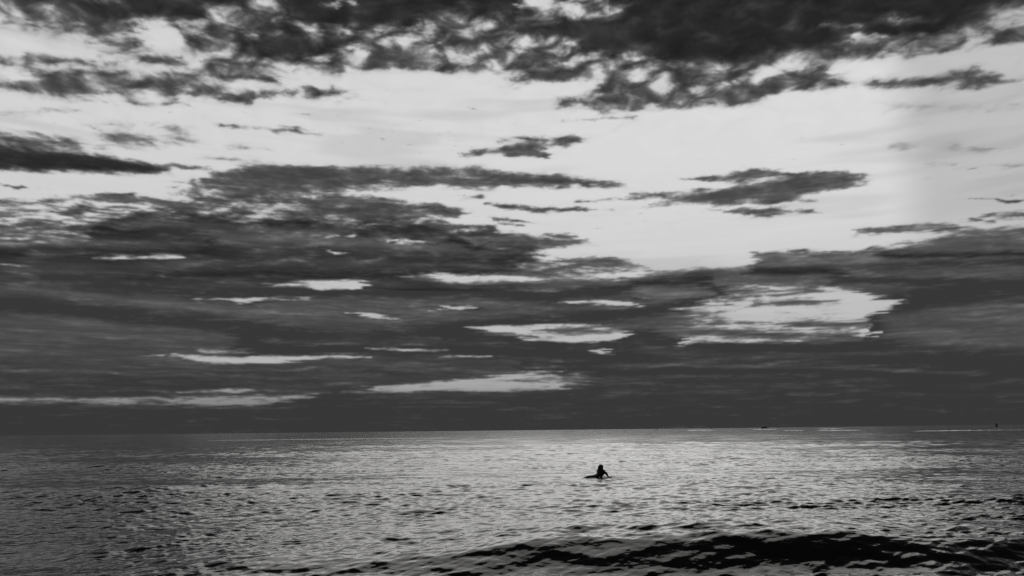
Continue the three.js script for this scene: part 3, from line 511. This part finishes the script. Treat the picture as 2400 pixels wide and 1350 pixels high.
{
  const D = 0.045;                                       // top of the deck
  const P = thing('person', 'long-haired person in dark clothes lying propped on straight arms on a surfboard', 'person', [SURF.x, level + 0.015, SURF.z], SURF.turn);
  const hipY = D + 0.078;
  const hl = [-0.12, hipY, -0.085], hr = [-0.12, hipY, 0.085], sl = [0.17, 0.37, -0.205], sr = [0.19, 0.37, 0.205];
  const elL = [0.35, 0.20, -0.21], haL = [0.47, D + 0.045, -0.18], elR = [0.345, 0.215, 0.255], haR = [0.49, D + 0.04, 0.235];
  const bones = [
    // trunk
    [-0.12, hipY, -0.06, -0.12, hipY, 0.06, 0.085, 0.085], [-0.10, hipY + 0.01, 0, 0.05, 0.20, 0, 0.09, 0.10], [0.03, 0.19, -0.05, 0.03, 0.19, 0.05, 0.092, 0.092],
    [0.03, 0.20, 0, 0.15, 0.32, 0, 0.13, 0.135], [0.12, 0.28, -0.09, 0.12, 0.28, 0.09, 0.115, 0.115], [0.17, 0.365, -0.13, 0.18, 0.365, 0.13, 0.095, 0.095],
    [0.17, 0.36, 0, 0.20, 0.43, 0, 0.10, 0.06], [0.20, 0.42, 0, 0.215, 0.50, 0, 0.053, 0.05],
    [0.14, 0.15, 0.05, 0.18, 0.27, 0.05, 0.115, 0.12], [0.02, 0.15, -0.06, 0.08, 0.15, 0.06, 0.10, 0.10], [0.16, 0.30, 0.10, 0.21, 0.23, 0.15, 0.09, 0.075],
    // legs
    [...hl, -0.50, D + 0.062, -0.10, 0.074, 0.05], [...hr, -0.50, D + 0.062, 0.10, 0.074, 0.05], [-0.50, D + 0.062, -0.10, -0.86, D + 0.038, -0.09, 0.05, 0.032], [-0.50, D + 0.062, 0.10, -0.86, D + 0.038, 0.09, 0.05, 0.032],
    [-0.58, D + 0.066, -0.10, -0.70, D + 0.058, -0.095, 0.047, 0.041], [-0.58, D + 0.066, 0.10, -0.70, D + 0.058, 0.095, 0.047, 0.041],
    [-0.86, D + 0.036, -0.09, -1.04, D + 0.022, -0.10, 0.036, 0.02], [-0.86, D + 0.036, 0.09, -1.04, D + 0.022, 0.10, 0.036, 0.02],
    // arms
    [...sl, ...elL, 0.072, 0.058], [...elL, ...haL, 0.058, 0.036], [...sr, ...elR, 0.072, 0.06], [...elR, ...haR, 0.06, 0.04],
  ];
  const body = flesh(bones, [-0.22, 0.32, 0], 0.98, 150, 0.035);
  const headBones = [
    [0.215, 0.46, 0, 0.222, 0.52, 0, 0.052, 0.052], [0.205, 0.575, 0, 0.225, 0.58, 0, 0.088, 0.086], [0.235, 0.565, 0, 0.262, 0.535, 0, 0.068, 0.05], [0.275, 0.50, 0, 0.285, 0.495, 0, 0.028, 0.024],
    [0.296, 0.575, 0, 0.318, 0.545, 0, 0.010, 0.014], [0.288, 0.60, -0.03, 0.288, 0.60, 0.03, 0.016, 0.016], [0.298, 0.523, -0.02, 0.298, 0.523, 0.02, 0.008, 0.008], [0.294, 0.513, -0.016, 0.294, 0.513, 0.016, 0.007, 0.007],
    [0.292, 0.578, -0.032, 0.292, 0.578, -0.032, 0.012, 0.012], [0.292, 0.578, 0.032, 0.292, 0.578, 0.032, 0.012, 0.012],
    [0.21, 0.575, -0.088, 0.205, 0.545, -0.085, 0.016, 0.012], [0.21, 0.575, 0.088, 0.205, 0.545, 0.085, 0.016, 0.012],
  ];
  const head = flesh(headBones, [0.225, 0.55, 0], 0.16, 90, 0.016);
  const hand = (h, ux, uz) => {                          // palm flat on the deck, fingers spread forward
    const y = D + 0.016, out = [], vx = -uz, vz = ux, at = (f, s) => [h[0] + ux * f + vx * s, h[2] + uz * f + vz * s];
    const bone = (f0, s0, y0, f1, s1, y1, ra, rb) => { const [a, b] = at(f0, s0), [c, d] = at(f1, s1); out.push([a, y0, b, c, y1, d, ra, rb]); };
    bone(-0.02, 0, h[1], 0.02, 0, y + 0.008, 0.027, 0.022);
    for (const s of [-0.03, -0.01, 0.01, 0.03]) bone(0.015, s * 0.7, y + 0.006, 0.075, s, y + 0.003, 0.018, 0.012);
    [[-0.034, 0.055], [-0.012, 0.072], [0.011, 0.068], [0.033, 0.05]].forEach(([s, l]) => { bone(0.075, s, y + 0.003, 0.075 + l * 0.55, s * 1.25, y + 0.004, 0.0095, 0.0085); bone(0.075 + l * 0.55, s * 1.25, y + 0.004, 0.075 + l, s * 1.35, y - 0.006, 0.0085, 0.007); });
    bone(0.02, -0.026, y + 0.004, 0.05, -0.06, y, 0.014, 0.011); bone(0.05, -0.06, y, 0.082, -0.072, y - 0.003, 0.011, 0.008);
    return flesh(out, [h[0] + ux * 0.05, y + 0.02, h[2] + uz * 0.05], 0.13, 80, 0.006);
  };
  const figure = mergeGeometries([body, head, hand(haL, 0.98, 0.2), hand(haR, 0.98, -0.2)]);
  part('body', figure, plain(0.012, 0.7), P);
  const hair = flesh([
    [0.19, 0.595, 0, 0.222, 0.597, 0.01, 0.122, 0.112], [0.17, 0.57, -0.07, 0.14, 0.41, -0.125, 0.09, 0.06], [0.17, 0.57, 0.07, 0.14, 0.41, 0.125, 0.09, 0.06], [0.15, 0.56, 0, 0.09, 0.37, 0, 0.095, 0.055],
    [0.21, 0.60, -0.085, 0.215, 0.41, -0.125, 0.04, 0.035], [0.21, 0.60, 0.085, 0.215, 0.41, 0.125, 0.04, 0.035], [0.13, 0.45, -0.03, 0.085, 0.36, -0.02, 0.05, 0.02], [0.13, 0.45, 0.05, 0.085, 0.37, 0.05, 0.045, 0.018],
  ], [0.17, 0.53, 0], 0.26, 90, 0.02);
  part('hair', hair, plain(0.01, 0.55), P);
}

// ---------------------------------------------------------------- boats on the horizon
const hullPaint = plain(0.012, 0.5), cabinPaint = plain(0.014, 0.5), glass = new THREE.MeshPhysicalMaterial({ color: 0x050505, roughness: 0.11, ior: 1.5 }), steel = plain(0.012, 0.5);
// hull along +x (bow), lofted from stations [x, half width at the deck, half width at the water, deck height]
function hullShape(stations, draught = 0.5) {
  const pos = [], idx = [], ringN = 7;
  for (const [x, deck, line, high] of stations) for (const [y, z] of [[high, -deck], [high * 0.4, -mix(line, deck, 0.6)], [0, -line], [-draught, 0], [0, line], [high * 0.4, mix(line, deck, 0.6)], [high, deck]]) pos.push(x, y, z);
  for (let i = 0; i < stations.length - 1; i++) for (let j = 0; j < ringN; j++) { const a = i * ringN + j, b = i * ringN + (j + 1) % ringN; idx.push(a, a + ringN, b, b, a + ringN, b + ringN); }
  for (const i of [0, stations.length - 1]) for (let j = 1; j < ringN - 1; j++) idx.push(i * ringN, i * ringN + j, i * ringN + j + 1);
  const g = new THREE.BufferGeometry(); g.setAttribute('position', new THREE.Float32BufferAttribute(pos, 3)); g.setIndex(idx);
  const flat = g.toNonIndexed(); flat.computeVertexNormals(); return flat;
}
const box = (x, y, z, w, h, d, r = 0.08) => moved(new RoundedBoxGeometry(w, h, d, 2, r), x, y, z);
const rod = (x0, y0, z0, x1, y1, z1, r) => { const a = new THREE.Vector3(x0, y0, z0), b = new THREE.Vector3(x1, y1, z1); return new THREE.TubeGeometry(new THREE.LineCurve3(a, b), 1, r, 8, false); };
{
  // trawler, bow to the left
  const b = thing('fishing_boat', 'largest dark fishing boat on the horizon, high bow to the left and wheelhouse amidships', 'boat', [721, 0, -2300], Math.PI - 0.02, 'boats on the horizon');
  part('hull', hullShape([[-9.6, 2.3, 2.1, 1.7], [-6, 2.6, 2.4, 1.5], [-2, 2.7, 2.5, 1.7], [2.5, 2.6, 2.2, 2.3], [6.5, 2.0, 1.3, 3.2], [9, 0.9, 0.3, 3.9], [10.2, 0.12, 0.02, 4.3]], 1.2), hullPaint, b);
  const cab = part('wheelhouse', mergeGeometries([box(-0.6, 3.2, 0, 5.6, 2.9, 3.6), box(-1.4, 5.2, 0, 3.4, 1.6, 3.0)]), cabinPaint, b);
  part('roof', box(-1.4, 6.1, 0, 3.9, 0.2, 3.4), cabinPaint, cab);
  for (const z of [-1.82, 1.82]) for (const x of [-2.2, -0.6, 1.0]) part('window', box(x, 3.7, z, 1.0, 0.8, 0.06, 0.03), glass, cab);
  part('mast', mergeGeometries([rod(-2.4, 6.1, 0, -2.9, 8.6, 0, 0.16), rod(-2.6, 7.2, -1.1, -2.6, 7.2, 1.1, 0.08)]), steel, b);
  part('derrick', mergeGeometries([rod(-2.9, 6.0, 0, -2.7, 8.2, 0, 0.14), rod(-2.7, 8.0, 0, 1.9, 4.6, 0, 0.10)]), steel, b);
  part('net_drum', moved(new THREE.CylinderGeometry(0.75, 0.75, 2.2, 14), -6.6, 2.0, 0, Math.PI / 2), steel, b);
  part('rail', mergeGeometries([rod(4, 3.6, -1.9, 9.4, 4.9, -0.3, 0.06), rod(4, 3.6, 1.9, 9.4, 4.9, 0.3, 0.06), ...[4, 6, 8].flatMap((x) => [rod(x, 2.6, 1.9 - (x - 4) * 0.3, x, 3.6 + (x - 4) * 0.24, 1.9 - (x - 4) * 0.3, 0.05), rod(x, 2.6, -1.9 + (x - 4) * 0.3, x, 3.6 + (x - 4) * 0.24, -1.9 + (x - 4) * 0.3, 0.05)])]), steel, b);
}
{
  // boat seen almost end on, with a raised canopy
  const b = thing('motor_boat', 'dark motor boat seen end-on at the right edge, with a raised canopy', 'boat', [802, 0, -1332], 1.05, 'boats on the horizon');
  part('hull', hullShape([[-5, 2.2, 2.0, 1.25], [-2, 2.4, 2.2, 1.3], [1.5, 2.3, 1.9, 1.5], [4, 1.5, 0.9, 1.9], [5.6, 0.1, 0.05, 2.3]], 0.6), hullPaint, b);
  const cab = part('cabin', mergeGeometries([box(-0.4, 1.9, 0, 5.0, 1.4, 3.4), box(-0.6, 2.8, 0, 3.2, 0.9, 2.4)]), cabinPaint, b);
  for (const z of [-1.21, 1.21]) for (const x of [-1.4, 0.2]) part('window', box(x, 2.85, z, 0.9, 0.5, 0.05, 0.02), glass, cab);
  const top = part('canopy', box(-0.6, 5.0, 0, 3.0, 0.7, 2.7, 0.2), cabinPaint, b);
  for (const [x, z] of [[-1.6, -0.8], [-1.6, 0.8], [0.4, -0.8], [0.4, 0.8]]) part('post', rod(x, 3.1, z, x, 4.8, z, 0.14), steel, top);
  part('helm', box(-0.6, 3.7, 0, 1.2, 1.1, 1.3, 0.15), cabinPaint, b);
}
function smallBoat(name, label, at, turn, long, cabinHigh, cabinAt) {
  const b = thing(name, label, 'boat', at, turn, 'boats on the horizon'), w = 0.17 * long;
  part('hull', hullShape([[-0.5 * long, w, w * 0.85, 1.2], [-0.1 * long, w, w * 0.9, 1.3], [0.3 * long, w * 0.7, w * 0.5, 1.7], [0.5 * long, 0.1, 0.05, 2.2]], 0.6), hullPaint, b);
  const cab = part('cabin', mergeGeometries([box(cabinAt, 1.3 + cabinHigh / 2, 0, 0.42 * long, cabinHigh, w * 1.3), box(cabinAt, 1.4 + cabinHigh, 0, 0.3 * long, 0.6, w * 1.1)]), cabinPaint, b);
  for (const z of [-1, 1]) part('window', box(cabinAt, 1.4 + cabinHigh * 0.6, z * w * 0.66, 0.22 * long, 0.7, 0.06, 0.02), glass, cab);
  part('mast', rod(cabinAt, 1.6 + cabinHigh, 0, cabinAt, 3.2 + cabinHigh, 0, 0.1), steel, b);
  return b;
}
smallBoat('fishing_boat_001', 'tiny dark boat on the horizon, leftmost of the four boats', [646, 0, -3600], 0.4, 10, 2.6, -0.4);
smallBoat('fishing_boat_002', 'tiny low dark boat on the horizon between the leftmost boat and the large fishing boat', [888, 0, -3600], 0.1, 11, 1.5, 0.2);

renderer.render(scene, camera);
